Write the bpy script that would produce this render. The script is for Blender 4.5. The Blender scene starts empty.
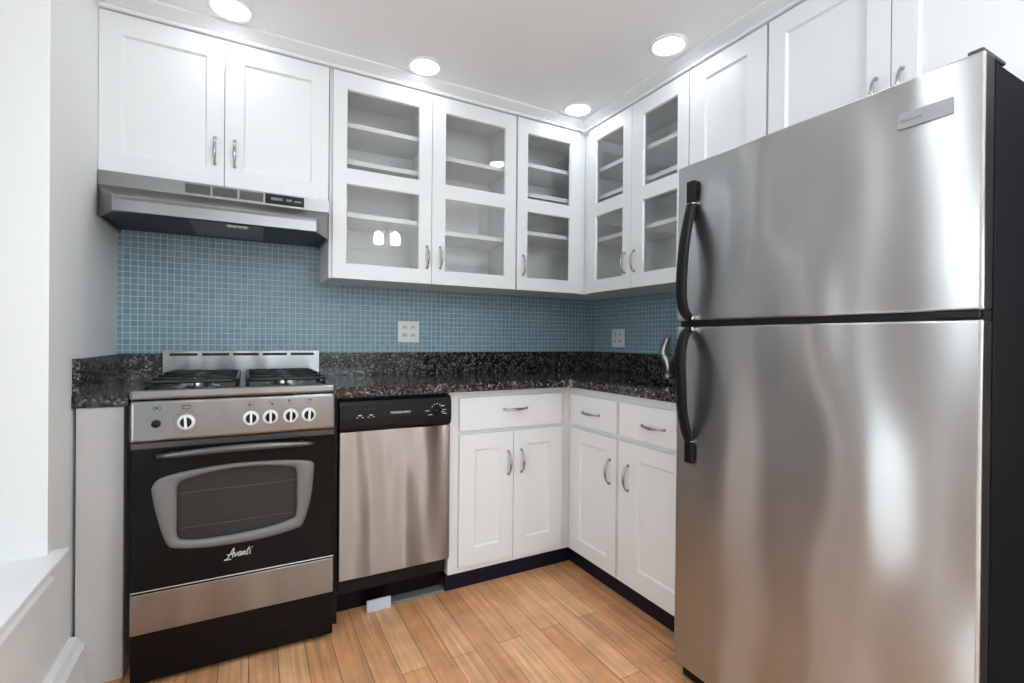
import bpy, bmesh, math, random
from mathutils import Vector, Matrix
random.seed(7)
PI = math.pi
C = bpy.context.scene.collection
sc = bpy.context.scene

# ------------------------------------------------------------------ camera
CAM = (-2.0026, -2.5654, 1.0997); YAW = 0.49693; PITCH = -0.00311; ROLL = 0.00874; FPX = 486.40
cam_d = bpy.data.cameras.new('camera'); cam = bpy.data.objects.new('camera', cam_d); C.objects.link(cam)
fw = Vector((math.sin(YAW)*math.cos(PITCH), math.cos(YAW)*math.cos(PITCH), math.sin(PITCH)))
rt = Vector((math.cos(YAW), -math.sin(YAW), 0)); up = rt.cross(fw)
r2 = rt*math.cos(ROLL) + up*math.sin(ROLL); u2 = -rt*math.sin(ROLL) + up*math.cos(ROLL)
mw = Matrix((r2, u2, -fw)).transposed().to_4x4(); mw.translation = CAM
cam.matrix_world = mw
cam_d.sensor_width = 36.0; cam_d.lens = FPX*36.0/1024.0; cam_d.clip_start = 0.02
sc.camera = cam

# ------------------------------------------------------------------ view, world, daylight
sc.view_settings.view_transform = 'Standard'
sc.view_settings.look = 'None'
sc.view_settings.exposure = 0.48
sc.view_settings.gamma = 1.0
sc.view_settings.use_curve_mapping = False
sc.cycles.max_bounces = 10; sc.cycles.diffuse_bounces = 6; sc.cycles.glossy_bounces = 6
sc.cycles.transparent_max_bounces = 16
sc.cycles.sample_clamp_indirect = 6.0
world = bpy.data.worlds.new('world'); sc.world = world; world.use_nodes = True
bg = world.node_tree.nodes['Background']; bg.inputs[0].default_value = (0.90, 0.95, 1.0, 1); bg.inputs[1].default_value = 0.3

def area(name, loc, rot, sx, sy, power, col=(1, 1, 1)):
    l = bpy.data.lights.new(name, 'AREA'); l.shape = 'RECTANGLE'; l.size = sx; l.size_y = sy
    l.energy = power; l.color = col
    o = bpy.data.objects.new(name, l); C.objects.link(o); o.location = loc; o.rotation_euler = rot
    return o
LEFT_WIN_W, REAR_FILL_W, RIGHT_FILL_W = 7.0, 30.0, 32.0
CAN_EMIT, FAN_EMIT, DOME_EMIT = 13.0, 85.0, 15.0
# daylight by the side window; rear and right lamps are added fill
area('daylight_side', (-2.80, -1.72, 1.32), (0, -PI/2, 0), 1.45, 0.52, LEFT_WIN_W, (0.83, 0.935, 1.0))
area('fill_right', (0.32, -3.62, 1.27), (0, PI/2, 0), 1.0, 1.15, RIGHT_FILL_W, (0.83, 0.935, 1.0))
area('fill_rear', (-1.25, -5.30, 1.52), (PI/2, 0, 0), 1.9, 1.35, REAR_FILL_W, (0.83, 0.935, 1.0))

# ------------------------------------------------------------------ materials
def mat(name):
    m = bpy.data.materials.new(name); m.use_nodes = True
    return m, m.node_tree, m.node_tree.nodes['Principled BSDF']
def setp(b, col=None, rough=None, metal=None, spec=None, **k):
    if col is not None: b.inputs['Base Color'].default_value = (*col, 1)
    if rough is not None: b.inputs['Roughness'].default_value = rough
    if metal is not None: b.inputs['Metallic'].default_value = metal
    if spec is not None: b.inputs['Specular IOR Level'].default_value = spec
    for kk, v in k.items(): b.inputs[kk].default_value = v
def N(t, typ, **k):
    n = t.nodes.new(typ)
    for kk, v in k.items():
        if kk in n.inputs.keys(): n.inputs[kk].default_value = v
        else: setattr(n, kk, v)
    return n
def plain(name, col, rough=0.5, metal=0.0, spec=0.5, bump=0.0, bscale=60.0, vary=0.03):
    m, t, b = mat(name); setp(b, col, rough, metal, spec)
    tc = N(t, 'ShaderNodeTexCoord')
    nz = N(t, 'ShaderNodeTexNoise', Scale=bscale, Detail=3.0)
    t.links.new(tc.outputs['Object'], nz.inputs['Vector'])
    if vary:
        mx = N(t, 'ShaderNodeMixRGB', blend_type='MULTIPLY'); mx.inputs[0].default_value = 1
        mx.inputs[1].default_value = (*col, 1)
        mr = N(t, 'ShaderNodeMapRange'); mr.inputs[3].default_value = 1-vary; mr.inputs[4].default_value = 1+vary
        t.links.new(nz.outputs['Fac'], mr.inputs[0]); t.links.new(mr.outputs[0], mx.inputs[2])
        t.links.new(mx.outputs[0], b.inputs['Base Color'])
    if bump:
        bp = N(t, 'ShaderNodeBump', Strength=bump, Distance=0.002)
        t.links.new(nz.outputs['Fac'], bp.inputs['Height']); t.links.new(bp.outputs[0], b.inputs['Normal'])
    return m
WHITE = plain('white_cabinet_paint', (0.788, 0.80, 0.81), 0.38, bump=0.03, bscale=40, vary=0.01)
INSIDE = plain('cabinet_interior_paint', (0.83, 0.83, 0.825), 0.5, vary=0.01)
WALL = plain('wall_paint', (0.79, 0.79, 0.785), 0.6, bump=0.08, bscale=120, vary=0.015)
CEIL = plain('ceiling_paint', (0.905, 0.92, 0.935), 0.75, bump=0.05, bscale=150, vary=0.01)
TRIM = plain('trim_paint', (0.86, 0.86, 0.86), 0.3, vary=0.01)
BLACK = plain('black_enamel', (0.006, 0.006, 0.0065), 0.07, spec=0.11, vary=0.1)
BLACKPL = plain('black_plastic', (0.007, 0.007, 0.0075), 0.38, spec=0.22, vary=0.1)
HANDLEBLK = plain('black_handle_plastic', (0.009, 0.009, 0.0095), 0.28, spec=0.15, vary=0.1)
IRON = plain('cast_iron', (0.012, 0.012, 0.012), 0.4, bump=0.2, bscale=300, vary=0.1)
DARKRED = plain('dark_brown_enamel', (0.006, 0.004, 0.004), 0.25, spec=0.12, vary=0.1)
FRIDGESIDE = plain('textured_black_side', (0.007, 0.007, 0.008), 0.55, spec=0.05, bump=0.5, bscale=420, vary=0.1)
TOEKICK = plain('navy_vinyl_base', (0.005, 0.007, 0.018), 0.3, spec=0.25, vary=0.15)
CHROME = plain('satin_chrome', (0.62, 0.62, 0.62), 0.2, 1.0, vary=0.02)
PEWTER = plain('brushed_nickel_pull', (0.42, 0.42, 0.42), 0.27, 1.0, vary=0.03)
SILVER = plain('silver_paint', (0.165, 0.165, 0.165), 0.45, 0.3, vary=0.02)
NICKEL = plain('faucet_nickel', (0.46, 0.43, 0.41), 0.33, 1.0, vary=0.03)
IVORY = plain('white_plastic', (0.80, 0.79, 0.76), 0.35, vary=0.01)
MARK = plain('white_print', (0.72, 0.72, 0.72), 0.5, vary=0.0)
DARKMARK = plain('dark_print', (0.03, 0.03, 0.03), 0.5, vary=0.0)
SLOT = plain('dark_slot', (0.01, 0.01, 0.01), 0.7, vary=0.0)
PAPER = plain('pale_blue_card', (0.55, 0.62, 0.72), 0.6, vary=0.02)
FILTER = plain('grease_filter_mesh', (0.17, 0.17, 0.17), 0.45, 0.6, bump=0.6, bscale=500)
GREYSTRIP = plain('galvanised_strip', (0.22, 0.22, 0.23), 0.5, 0.3)
BLUEPAINT = plain('blue_painted_strip', (0.24, 0.32, 0.36), 0.4)

def steel(name, col, rough, aniso, rot, wav=0.0, wscale=(1.2, 1.2, 0.5), fine=0.06):
    m, t, b = mat(name); setp(b, col, rough, 1.0)
    b.inputs['Anisotropic'].default_value = aniso; b.inputs['Anisotropic Rotation'].default_value = rot
    tg = N(t, 'ShaderNodeTangent', direction_type='RADIAL', axis='Z')
    t.links.new(tg.outputs[0], b.inputs['Tangent'])
    tc = N(t, 'ShaderNodeTexCoord')
    mp = N(t, 'ShaderNodeMapping'); mp.inputs['Scale'].default_value = (6, 6, 420)
    t.links.new(tc.outputs['Object'], mp.inputs['Vector'])
    nz = N(t, 'ShaderNodeTexNoise', Scale=1.0, Detail=4.0); t.links.new(mp.outputs[0], nz.inputs['Vector'])
    mr = N(t, 'ShaderNodeMapRange'); mr.inputs[3].default_value = rough-fine; mr.inputs[4].default_value = rough+fine
    t.links.new(nz.outputs['Fac'], mr.inputs[0]); t.links.new(mr.outputs[0], b.inputs['Roughness'])
    # faint smudges in the sheet
    sm = N(t, 'ShaderNodeTexNoise', Scale=5.0, Detail=5.0); t.links.new(tc.outputs['Object'], sm.inputs['Vector'])
    m2 = N(t, 'ShaderNodeMapRange'); m2.inputs[3].default_value = 0.90; m2.inputs[4].default_value = 1.08
    t.links.new(sm.outputs['Fac'], m2.inputs[0])
    m3 = N(t, 'ShaderNodeMapRange'); m3.inputs[3].default_value = 0.97; m3.inputs[4].default_value = 1.03
    t.links.new(nz.outputs['Fac'], m3.inputs[0])
    mu = N(t, 'ShaderNodeMath', operation='MULTIPLY'); t.links.new(m2.outputs[0], mu.inputs[0]); t.links.new(m3.outputs[0], mu.inputs[1])
    mx = N(t, 'ShaderNodeMixRGB', blend_type='MULTIPLY'); mx.inputs[0].default_value = 1; mx.inputs[1].default_value = (*col, 1)
    t.links.new(mu.outputs[0], mx.inputs[2]); t.links.new(mx.outputs[0], b.inputs['Base Color'])
    if wav:
        w = N(t, 'ShaderNodeMapping'); w.inputs['Scale'].default_value = wscale
        t.links.new(tc.outputs['Object'], w.inputs['Vector'])
        wn = N(t, 'ShaderNodeTexNoise', Scale=2.2, Detail=1.0); t.links.new(w.outputs[0], wn.inputs['Vector'])
        bp = N(t, 'ShaderNodeBump', Strength=1.0, Distance=wav); t.links.new(wn.outputs['Fac'], bp.inputs['Height'])
        t.links.new(bp.outputs[0], b.inputs['Normal'])
    return m
STEEL_F = steel('brushed_steel_fridge', (0.585, 0.59, 0.595), 0.34, 1.0, 0.25, 0.058, (1.5, 1.5, 0.6), 0.025)
STEEL_D = steel('brushed_steel_dishwasher', (0.31, 0.278, 0.258), 0.34, 1.0, 0.25, 0.035, (3, 3, 0.5), 0.02)
STEEL_R = steel('brushed_steel_range', (0.28, 0.28, 0.28), 0.22, 0.4, 0.25, 0.012, (3, 3, 1), 0.02)
STEEL_H = steel('brushed_steel_hood', (0.28, 0.28, 0.28), 0.30, 0.4, 0.25, 0.0, (1, 1, 1), 0.02)

def glass_mat(name, tint, ior=1.5):
    m = bpy.data.materials.new(name); m.use_nodes = True; t = m.node_tree
    t.nodes.remove(t.nodes['Principled BSDF']); out = t.nodes['Material Output']
    tr = N(t, 'ShaderNodeBsdfTransparent'); tr.inputs[0].default_value = (*tint, 1)
    gl = N(t, 'ShaderNodeBsdfGlossy'); gl.inputs['Roughness'].default_value = 0.02
    # thin pane: the same reflectance from either side, rising towards grazing view
    lw = N(t, 'ShaderNodeLayerWeight', Blend=0.5); mx = N(t, 'ShaderNodeMixShader')
    pw = N(t, 'ShaderNodeMath', operation='POWER'); pw.inputs[1].default_value = 5.0; t.links.new(lw.outputs['Facing'], pw.inputs[0])
    f0 = ((ior-1)/(ior+1))**2
    ma = N(t, 'ShaderNodeMath', operation='MULTIPLY_ADD'); ma.inputs[1].default_value = 1-f0; ma.inputs[2].default_value = f0
    t.links.new(pw.outputs[0], ma.inputs[0]); t.links.new(ma.outputs[0], mx.inputs[0]); t.links.new(tr.outputs[0], mx.inputs[1]); t.links.new(gl.outputs[0], mx.inputs[2])
    t.links.new(mx.outputs[0], out.inputs[0])
    return m
GLASS = glass_mat('cabinet_glass', (0.965, 0.968, 0.965), 1.5)
OVENGLASS = glass_mat('smoked_oven_glass', (0.62, 0.62, 0.62), 1.3)
WINGLASS = glass_mat('window_glass', (0.97, 0.98, 0.98))

def emit(name, col, s):
    m = bpy.data.materials.new(name); m.use_nodes = True; t = m.node_tree
    b = t.nodes['Principled BSDF']; setp(b, (0.8, 0.8, 0.8), 0.5)
    b.inputs['Emission Color'].default_value = (*col, 1); b.inputs['Emission Strength'].default_value = s
    return m
LAMP = emit('lit_lamp_lens', (0.88, 0.955, 1.0), CAN_EMIT)
SHADELIT = emit('lit_frosted_shade', (0.86, 0.945, 1.0), FAN_EMIT)

def granite():
    m, t, b = mat('speckled_dark_granite'); setp(b, rough=0.10, spec=0.4)
    tc = N(t, 'ShaderNodeTexCoord')
    v1 = N(t, 'ShaderNodeTexVoronoi', Scale=150.0); t.links.new(tc.outputs['Object'], v1.inputs['Vector'])
    v2 = N(t, 'ShaderNodeTexVoronoi', Scale=85.0); t.links.new(tc.outputs['Object'], v2.inputs['Vector'])
    nz = N(t, 'ShaderNodeTexNoise', Scale=55.0, Detail=5.0); t.links.new(tc.outputs['Object'], nz.inputs['Vector'])
    r1 = N(t, 'ShaderNodeValToRGB'); cr = r1.color_ramp
    cr.elements[0].position = 0.0; cr.elements[0].color = (0.010, 0.009, 0.009, 1)
    cr.elements[1].position = 1.0; cr.elements[1].color = (0.36, 0.33, 0.30, 1)
    for p, c in ((0.50, (0.010, 0.009, 0.009, 1)), (0.66, (0.035, 0.030, 0.027, 1)), (0.84, (0.12, 0.105, 0.095, 1))):
        e = cr.elements.new(p); e.color = c
    sep = N(t, 'ShaderNodeSeparateColor'); t.links.new(v1.outputs['Color'], sep.inputs[0]); t.links.new(sep.outputs[0], r1.inputs[0])
    r2_ = N(t, 'ShaderNodeValToRGB'); c2 = r2_.color_ramp; c2.elements[0].position = 0.35; c2.elements[1].position = 0.62
    t.links.new(nz.outputs['Fac'], r2_.inputs[0])
    s2 = N(t, 'ShaderNodeSeparateColor'); t.links.new(v2.outputs['Color'], s2.inputs[0])
    r3 = N(t, 'ShaderNodeValToRGB'); c3 = r3.color_ramp
    c3.elements[0].position = 0.55; c3.elements[0].color = (0.010, 0.009, 0.009, 1)
    c3.elements[1].position = 1.0; c3.elements[1].color = (0.15, 0.13, 0.118, 1)
    t.links.new(s2.outputs[1], r3.inputs[0])
    mx = N(t, 'ShaderNodeMixRGB'); t.links.new(r2_.outputs[0], mx.inputs[0]); t.links.new(r3.outputs[0], mx.inputs[1]); t.links.new(r1.outputs[0], mx.inputs[2])
    t.links.new(mx.outputs[0], b.inputs['Base Color'])
    return m
GRANITE = granite()

def tile_mat(name, axis):
    m, t, b = mat(name); setp(b, rough=0.3, spec=0.25)
    tc = N(t, 'ShaderNodeTexCoord'); sp = N(t, 'ShaderNodeSeparateXYZ'); t.links.new(tc.outputs['Object'], sp.inputs[0])
    cb = N(t, 'ShaderNodeCombineXYZ')
    t.links.new(sp.outputs[axis], cb.inputs[0]); t.links.new(sp.outputs['Z'], cb.inputs[1])
    br = N(t, 'ShaderNodeTexBrick', offset=0.0, squash=1.0)
    br.inputs['Scale'].default_value = 1.0; br.inputs['Mortar Size'].default_value = 0.0013
    br.inputs['Mortar Smooth'].default_value = 0.1
    br.inputs['Brick Width'].default_value = 0.0254; br.inputs['Row Height'].default_value = 0.0254
    br.inputs['Color1'].default_value = (0.178, 0.280, 0.334, 1); br.inputs['Color2'].default_value = (0.230, 0.340, 0.394, 1)
    br.inputs['Mortar'].default_value = (0.54, 0.66, 0.70, 1)
    t.links.new(cb.outputs[0], br.inputs['Vector']); t.links.new(br.outputs['Color'], b.inputs['Base Color'])
    ro = N(t, 'ShaderNodeMapRange'); ro.inputs[3].default_value = 0.30; ro.inputs[4].default_value = 0.6
    t.links.new(br.outputs['Fac'], ro.inputs[0]); t.links.new(ro.outputs[0], b.inputs['Roughness'])
    bp = N(t, 'ShaderNodeBump', Strength=0.5, Distance=0.001, invert=True); t.links.new(br.outputs['Fac'], bp.inputs['Height'])
    t.links.new(bp.outputs[0], b.inputs['Normal'])
    return m
TILE_B = tile_mat('blue_mosaic_back', 'X'); TILE_R = tile_mat('blue_mosaic_right', 'Y')

def wood_floor():
    m, t, b = mat('honey_plank_floor'); setp(b, rough=0.3)
    tc = N(t, 'ShaderNodeTexCoord'); sp = N(t, 'ShaderNodeSeparateXYZ'); t.links.new(tc.outputs['Object'], sp.inputs[0])
    ax = N(t, 'ShaderNodeMath', operation='ADD'); ax.inputs[1].default_value = 1.641 + 0.0885*40; t.links.new(sp.outputs['X'], ax.inputs[0])
    ay = N(t, 'ShaderNodeMath', operation='ADD'); ay.inputs[1].default_value = 20.0; t.links.new(sp.outputs['Y'], ay.inputs[0])
    cb = N(t, 'ShaderNodeCombineXYZ'); t.links.new(ay.outputs[0], cb.inputs[0]); t.links.new(ax.outputs[0], cb.inputs[1])
    br = N(t, 'ShaderNodeTexBrick', offset=0.37, offset_frequency=2, squash=1.0)
    br.inputs['Scale'].default_value = 1.0; br.inputs['Mortar Size'].default_value = 0.0011; br.inputs['Mortar Smooth'].default_value = 0.2
    br.inputs['Brick Width'].default_value = 0.95; br.inputs['Row Height'].default_value = 0.0885
    br.inputs['Color1'].default_value = (0.0, 0, 0, 1); br.inputs['Color2'].default_value = (1, 1, 1, 1); br.inputs['Mortar'].default_value = (0.5, 0.5, 0.5, 1)
    t.links.new(cb.outputs[0], br.inputs['Vector'])
    rp = N(t, 'ShaderNodeValToRGB'); rp.color_ramp.elements[0].color = (0.64, 0.305, 0.135, 1); rp.color_ramp.elements[1].color = (0.80, 0.45, 0.23, 1)
    t.links.new(br.outputs['Color'], rp.inputs[0])
    mp = N(t, 'ShaderNodeMapping'); mp.inputs['Scale'].default_value = (70, 2.2, 1); t.links.new(tc.outputs['Object'], mp.inputs['Vector'])
    nz = N(t, 'ShaderNodeTexNoise', Scale=1.0, Detail=6.0, Distortion=0.6); t.links.new(mp.outputs[0], nz.inputs['Vector'])
    mr = N(t, 'ShaderNodeMapRange'); mr.inputs[1].default_value = 0.25; mr.inputs[2].default_value = 0.75; mr.inputs[3].default_value = 0.70; mr.inputs[4].default_value = 1.22
    t.links.new(nz.outputs['Fac'], mr.inputs[0])
    n2 = N(t, 'ShaderNodeTexNoise', Scale=9.0, Detail=4.0); t.links.new(tc.outputs['Object'], n2.inputs['Vector'])
    m2 = N(t, 'ShaderNodeMapRange'); m2.inputs[1].default_value = 0.3; m2.inputs[2].default_value = 0.7; m2.inputs[3].default_value = 0.84; m2.inputs[4].default_value = 1.12
    t.links.new(n2.outputs['Fac'], m2.inputs[0])
    mu = N(t, 'ShaderNodeMath', operation='MULTIPLY'); t.links.new(mr.outputs[0], mu.inputs[0]); t.links.new(m2.outputs[0], mu.inputs[1])
    mx = N(t, 'ShaderNodeMixRGB', blend_type='MULTIPLY'); mx.inputs[0].default_value = 1
    t.links.new(rp.outputs[0], mx.inputs[1]); t.links.new(mu.outputs[0], mx.inputs[2])
    dk = N(t, 'ShaderNodeMixRGB'); dk.inputs[2].default_value = (0.10, 0.045, 0.02, 1)
    t.links.new(br.outputs['Fac'], dk.inputs[0]); t.links.new(mx.outputs[0], dk.inputs[1]); t.links.new(dk.outputs[0], b.inputs['Base Color'])
    bp = N(t, 'ShaderNodeBump', Strength=0.25, Distance=0.001, invert=True); t.links.new(br.outputs['Fac'], bp.inputs['Height'])
    t.links.new(bp.outputs[0], b.inputs['Normal'])
    return m
FLOOR = wood_floor()

# ------------------------------------------------------------------ mesh helpers
def B(): return bmesh.new()
def box(bm, x0, x1, y0, y1, z0, z1, bev=0.0, seg=2):
    vs = [bm.verts.new((x, y, z)) for x in (x0, x1) for y in (y0, y1) for z in (z0, z1)]
    idx = ((0, 1, 3, 2), (4, 6, 7, 5), (0, 4, 5, 1), (2, 3, 7, 6), (0, 2, 6, 4), (1, 5, 7, 3))
    fs = [bm.faces.new([vs[i] for i in f]) for f in idx]
    if bev:
        es = list({e for f in fs for e in f.edges})
        bmesh.ops.bevel(bm, geom=es, offset=bev, segments=seg, affect='EDGES', profile=0.5)
    return bm
def frame_of(d):
    d = d.normalized(); a = Vector((0, 0, 1)) if abs(d.z) < 0.9 else Vector((1, 0, 0))
    u = d.cross(a).normalized(); return u, d.cross(u).normalized()
def tube(bm, pts, r, seg=10, closed=False, flat=None):
    """round bar along pts; r a number or one per point; flat squashes the section along a world axis"""
    pts = [Vector(p) for p in pts]; n = len(pts); rr = r if isinstance(r, (list, tuple)) else [r]*n
    rings = []; u = v = None
    for i, p in enumerate(pts):
        if closed: d = pts[(i+1) % n]-pts[i-1]
        else: d = pts[min(i+1, n-1)]-pts[max(i-1, 0)]
        d.normalize()
        if u is None: u, v = frame_of(d)
        else:
            u = (u-d*u.dot(d)).normalized(); v = d.cross(u).normalized()
        ring = []
        for k in range(seg):
            a = 2*PI*k/seg; off = u*math.cos(a)*rr[i]+v*math.sin(a)*rr[i]
            if flat: off = Vector((off.x*flat[0], off.y*flat[1], off.z*flat[2]))
            ring.append(bm.verts.new(p+off))
        rings.append(ring)
    m = n if closed else n-1
    for i in range(m):
        a, b = rings[i], rings[(i+1) % n]
        for k in range(seg):
            f = bm.faces.new((a[k], a[(k+1) % seg], b[(k+1) % seg], b[k])); f.smooth = True
    if not closed:
        bm.faces.new(list(reversed(rings[0]))); bm.faces.new(rings[-1])
    return bm
def lathe(bm, prof, origin, axis='z', seg=24, smooth=True):
    """prof = [(radius, height)] revolved about an axis through origin; 'y' runs towards the room (-y)"""
    o = Vector(origin); rings = []
    for r, h in prof:
        ring = []
        for k in range(seg):
            a = 2*PI*k/seg; c, s = math.cos(a)*r, math.sin(a)*r
            ring.append(bm.verts.new(o+(Vector((c, s, h)) if axis == 'z' else Vector((c, -h, s)))))
        rings.append(ring)
    for a, b in zip(rings, rings[1:]):
        for k in range(seg):
            f = bm.faces.new((a[k], a[(k+1) % seg], b[(k+1) % seg], b[k])); f.smooth = smooth
    if prof[0][0] > 1e-6: bm.faces.new(list(reversed(rings[0])))
    if prof[-1][0] > 1e-6: bm.faces.new(rings[-1])
    return bm
def prism(bm, pts, axis, a, b):
    """extrude a 2-D outline along an axis: 'x' outline is (y,z), 'y' outline is (x,z), 'z' outline is (x,y)"""
    def P(p, t): return {'x': (t, p[0], p[1]), 'y': (p[0], t, p[1]), 'z': (p[0], p[1], t)}[axis]
    A = [bm.verts.new(P(p, a)) for p in pts]; Bq = [bm.verts.new(P(p, b)) for p in pts]; n = len(pts)
    bm.faces.new(A); bm.faces.new(list(reversed(Bq)))
    for i in range(n): bm.faces.new((A[i], Bq[i], Bq[(i+1) % n], A[(i+1) % n]))
    return bm
def loft(bm, loops, cap=True, smooth=False):
    R = [[bm.verts.new(p) for p in l] for l in loops]; n = len(loops[0])
    for a, b in zip(R, R[1:]):
        for i in range(n):
            f = bm.faces.new((a[i], a[(i+1) % n], b[(i+1) % n], b[i])); f.smooth = smooth
    if cap: bm.faces.new(list(reversed(R[0]))); bm.faces.new(R[-1])
    return bm
def catmull(pts, n=6, closed=False):
    P = [Vector(p) for p in pts]; out = []; m = len(P)
    for i in range(m if closed else m-1):
        if closed: p0, p1, p2, p3 = P[i-1], P[i], P[(i+1) % m], P[(i+2) % m]
        else: p0, p1, p2, p3 = P[max(i-1, 0)], P[i], P[i+1], P[min(i+2, m-1)]
        for k in range(n):
            t = k/n
            out.append(0.5*((2*p1)+(p2-p0)*t+(2*p0-5*p1+4*p2-p3)*t*t+(3*p1-p0-3*p2+p3)*t**3))
    if not closed: out.append(P[-1])
    return out

# things live on a "run": coordinates (s along the run, d into the wall, z). BACK run = world axes;
# RIGHT run is turned -90 deg so that s = -world y and d = world x.
BACK, RIGHT = 0.0, -PI/2
ROOT = {}
def run_to_world(rz, p):
    c, s = math.cos(rz), math.sin(rz); return Vector((c*p[0]-s*p[1], s*p[0]+c*p[1], p[2]))
def thing(name, label, cat, at, rz=BACK, group=None):
    o = bpy.data.objects.new(name, None); C.objects.link(o); o.empty_display_size = 0.1
    o.location = run_to_world(rz, at); o.rotation_euler = (0, 0, rz)
    o['label'] = label; o['category'] = cat
    if group: o['group'] = group
    ROOT[o] = Vector(at); return o
def obj(name, bm, m, parent=None, label=None, recalc=True):
    if recalc: bmesh.ops.recalc_face_normals(bm, faces=bm.faces)
    if parent is not None:
        r = ROOT[parent]; bmesh.ops.translate(bm, verts=bm.verts, vec=-r)
    me = bpy.data.meshes.new(name); bm.to_mesh(me); bm.free(); me.materials.append(m)
    o = bpy.data.objects.new(name, me); C.objects.link(o)
    if parent is not None: o.parent = parent; ROOT[o] = ROOT[parent]
    if label: o['label'] = label
    return o
def struct(name, bm, m, label=None, parent=None):
    o = obj(name, bm, m, parent); 
    if parent is None: o['kind'] = 'structure'
    if label: o['label'] = label
    return o
def tag(o, label, cat, group=None):
    o['label'] = label; o['category'] = cat
    if group: o['group'] = group
    return o
def lettering(parent, name, text, size, at, m, shear=0.0, depth=0.0004, font_w=1.0):
    """raised letters on a front that faces the room; at = (s, d, z) of the left end of the base line"""
    cu = bpy.data.curves.new(name, 'FONT'); cu.body = text; cu.size = size; cu.shear = shear; cu.extrude = depth; cu.space_character = 1.02
    tmp = bpy.data.objects.new('tmp', cu); C.objects.link(tmp)
    me = bpy.data.meshes.new_from_object(tmp.evaluated_get(bpy.context.evaluated_depsgraph_get()))
    bpy.data.objects.remove(tmp); bpy.data.curves.remove(cu)
    bm = B(); bm.from_mesh(me); bpy.data.meshes.remove(me)
    for v in bm.verts: x, y, z = v.co; v.co = (at[0]+x*font_w, at[1]-z, at[2]+y)
    return obj(name, bm, m, parent)

# ------------------------------------------------------------------ room
XL, ZC = -2.4813, 2.333
YREAR = -5.0
W0, W1, WZ0, WZ1 = -0.795, -2.02, 0.500, 2.12       # side window opening
bm = B(); box(bm, -2.78, 0.15, YREAR-0.15, 0.15, -0.1, 0.0); struct('floor', bm, FLOOR, 'honey brown wood plank floor')
bm = B(); box(bm, -2.78, 0.15, YREAR-0.15, 0.15, ZC, ZC+0.1); struct('ceiling', bm, CEIL, 'flat white ceiling')
bm = B(); box(bm, -2.78, 0.15, 0.0, 0.15, 0.0, ZC); struct('wall_back', bm, WALL)
bm = B(); box(bm, 0.0, 0.15, -3.02, 0.0, 0.0, ZC); box(bm, 0.0, 0.15, YREAR, -4.22, 0.0, ZC); box(bm, 0.0, 0.15, -4.22, -3.02, 0.0, 0.75); box(bm, 0.0, 0.15, -4.22, -3.02, 1.79, ZC)
struct('wall_right', bm, WALL)
bm = B()
box(bm, -2.78, XL, W0, 0.0, 0.0, ZC); box(bm, -2.78, XL, YREAR, W1, 0.0, ZC)
box(bm, -2.78, XL, W1, W0, 0.0, WZ0-0.025); box(bm, -2.78, XL, W1, W0, WZ1, ZC)
struct('wall_left', bm, WALL, 'pale grey painted wall left of the stove with deep window recess')
bm = B()
RX0, RX1, RZ0, RZ1 = -2.15, -0.35, 0.85, 2.20
box(bm, -2.78, RX0, YREAR-0.15, YREAR, 0, ZC); box(bm, RX1, 0.15, YREAR-0.15, YREAR, 0, ZC)
box(bm, RX0, RX1, YREAR-0.15, YREAR, 0, RZ0); box(bm, RX0, RX1, YREAR-0.15, YREAR, RZ1, ZC)
struct('wall_rear', bm, WALL)

# side window: frame, sash bars, panes, stool and apron
def window_frame_bm(a0, a1, z0, z1, d, vertical_axis):
    bm = B(); w = 0.05
    def bx(p0, p1, q0, q1, dd0, dd1):
        if vertical_axis == 'y': box(bm, dd0, dd1, p0, p1, q0, q1, 0.003)
        else: box(bm, p0, p1, dd0, dd1, q0, q1, 0.003)
    d0, d1 = d, d+0.05
    bx(a0, a0+w, z0, z1, d0, d1); bx(a1-w, a1, z0, z1, d0, d1)
    bx(a0+w, a1-w, z0, z0+w, d0, d1); bx(a0+w, a1-w, z1-w, z1, d0, d1)
    zm = (z0+z1)/2; bx(a0+w, a1-w, zm-0.025, zm+0.025, d0, d1)
    return bm
wf = struct('window_1', window_frame_bm(W1, W0, WZ0, WZ1, -2.74, 'y'), TRIM, 'white sash window in the deep recess on the left wall'); wf['kind'] = 'structure'
ROOT[wf] = Vector((0, 0, 0))
bm = B(); box(bm, -2.720, -2.716, W1+0.05, W0-0.05, WZ0+0.05, WZ1-0.05); obj('glass_pane', bm, WINGLASS, wf)
bm = B(); box(bm, -2.735, XL, W1, W0, WZ0-0.025, WZ0)
prism(bm, [(XL, WZ0), (-2.4490, WZ0), (-2.4460, WZ0-0.0015), (-2.4450, WZ0-0.005), (-2.4455, WZ0-0.009), (-2.4490, WZ0-0.0125), (XL, WZ0-0.0125)], 'y', W1-0.045, -0.757)
obj('window_sill', bm, TRIM, wf, 'white painted window sill with rounded nosing')
bm = B(); prism(bm, [(XL, WZ0-0.0127), (-2.463, WZ0-0.0127), (-2.467, WZ0-0.028), (-2.463, WZ0-0.042), (-2.4545, WZ0-0.046), (-2.4535, WZ0-0.051), (-2.457, WZ0-0.054), (XL, WZ0-0.056)], 'y', W1-0.02, -0.838)
obj('sill_apron', bm, TRIM, wf)
wr = struct('added_window_rear', window_frame_bm(RX0, RX1, RZ0, RZ1, -5.09, 'x'), TRIM); ROOT[wr] = Vector((0, 0, 0))  # unseen rear window, added as an opening for the frontal fill
bm = B(); box(bm, RX0+0.05, RX1-0.05, -5.07, -5.066, RZ0+0.05, RZ1-0.05); obj('glass_pane', bm, WINGLASS, wr)
wq = struct('added_window_right', window_frame_bm(-4.22, -3.02, 0.75, 1.79, 0.08, 'y'), TRIM); ROOT[wq] = Vector((0, 0, 0))  # unseen right window, added to brighten the left wall
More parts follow.
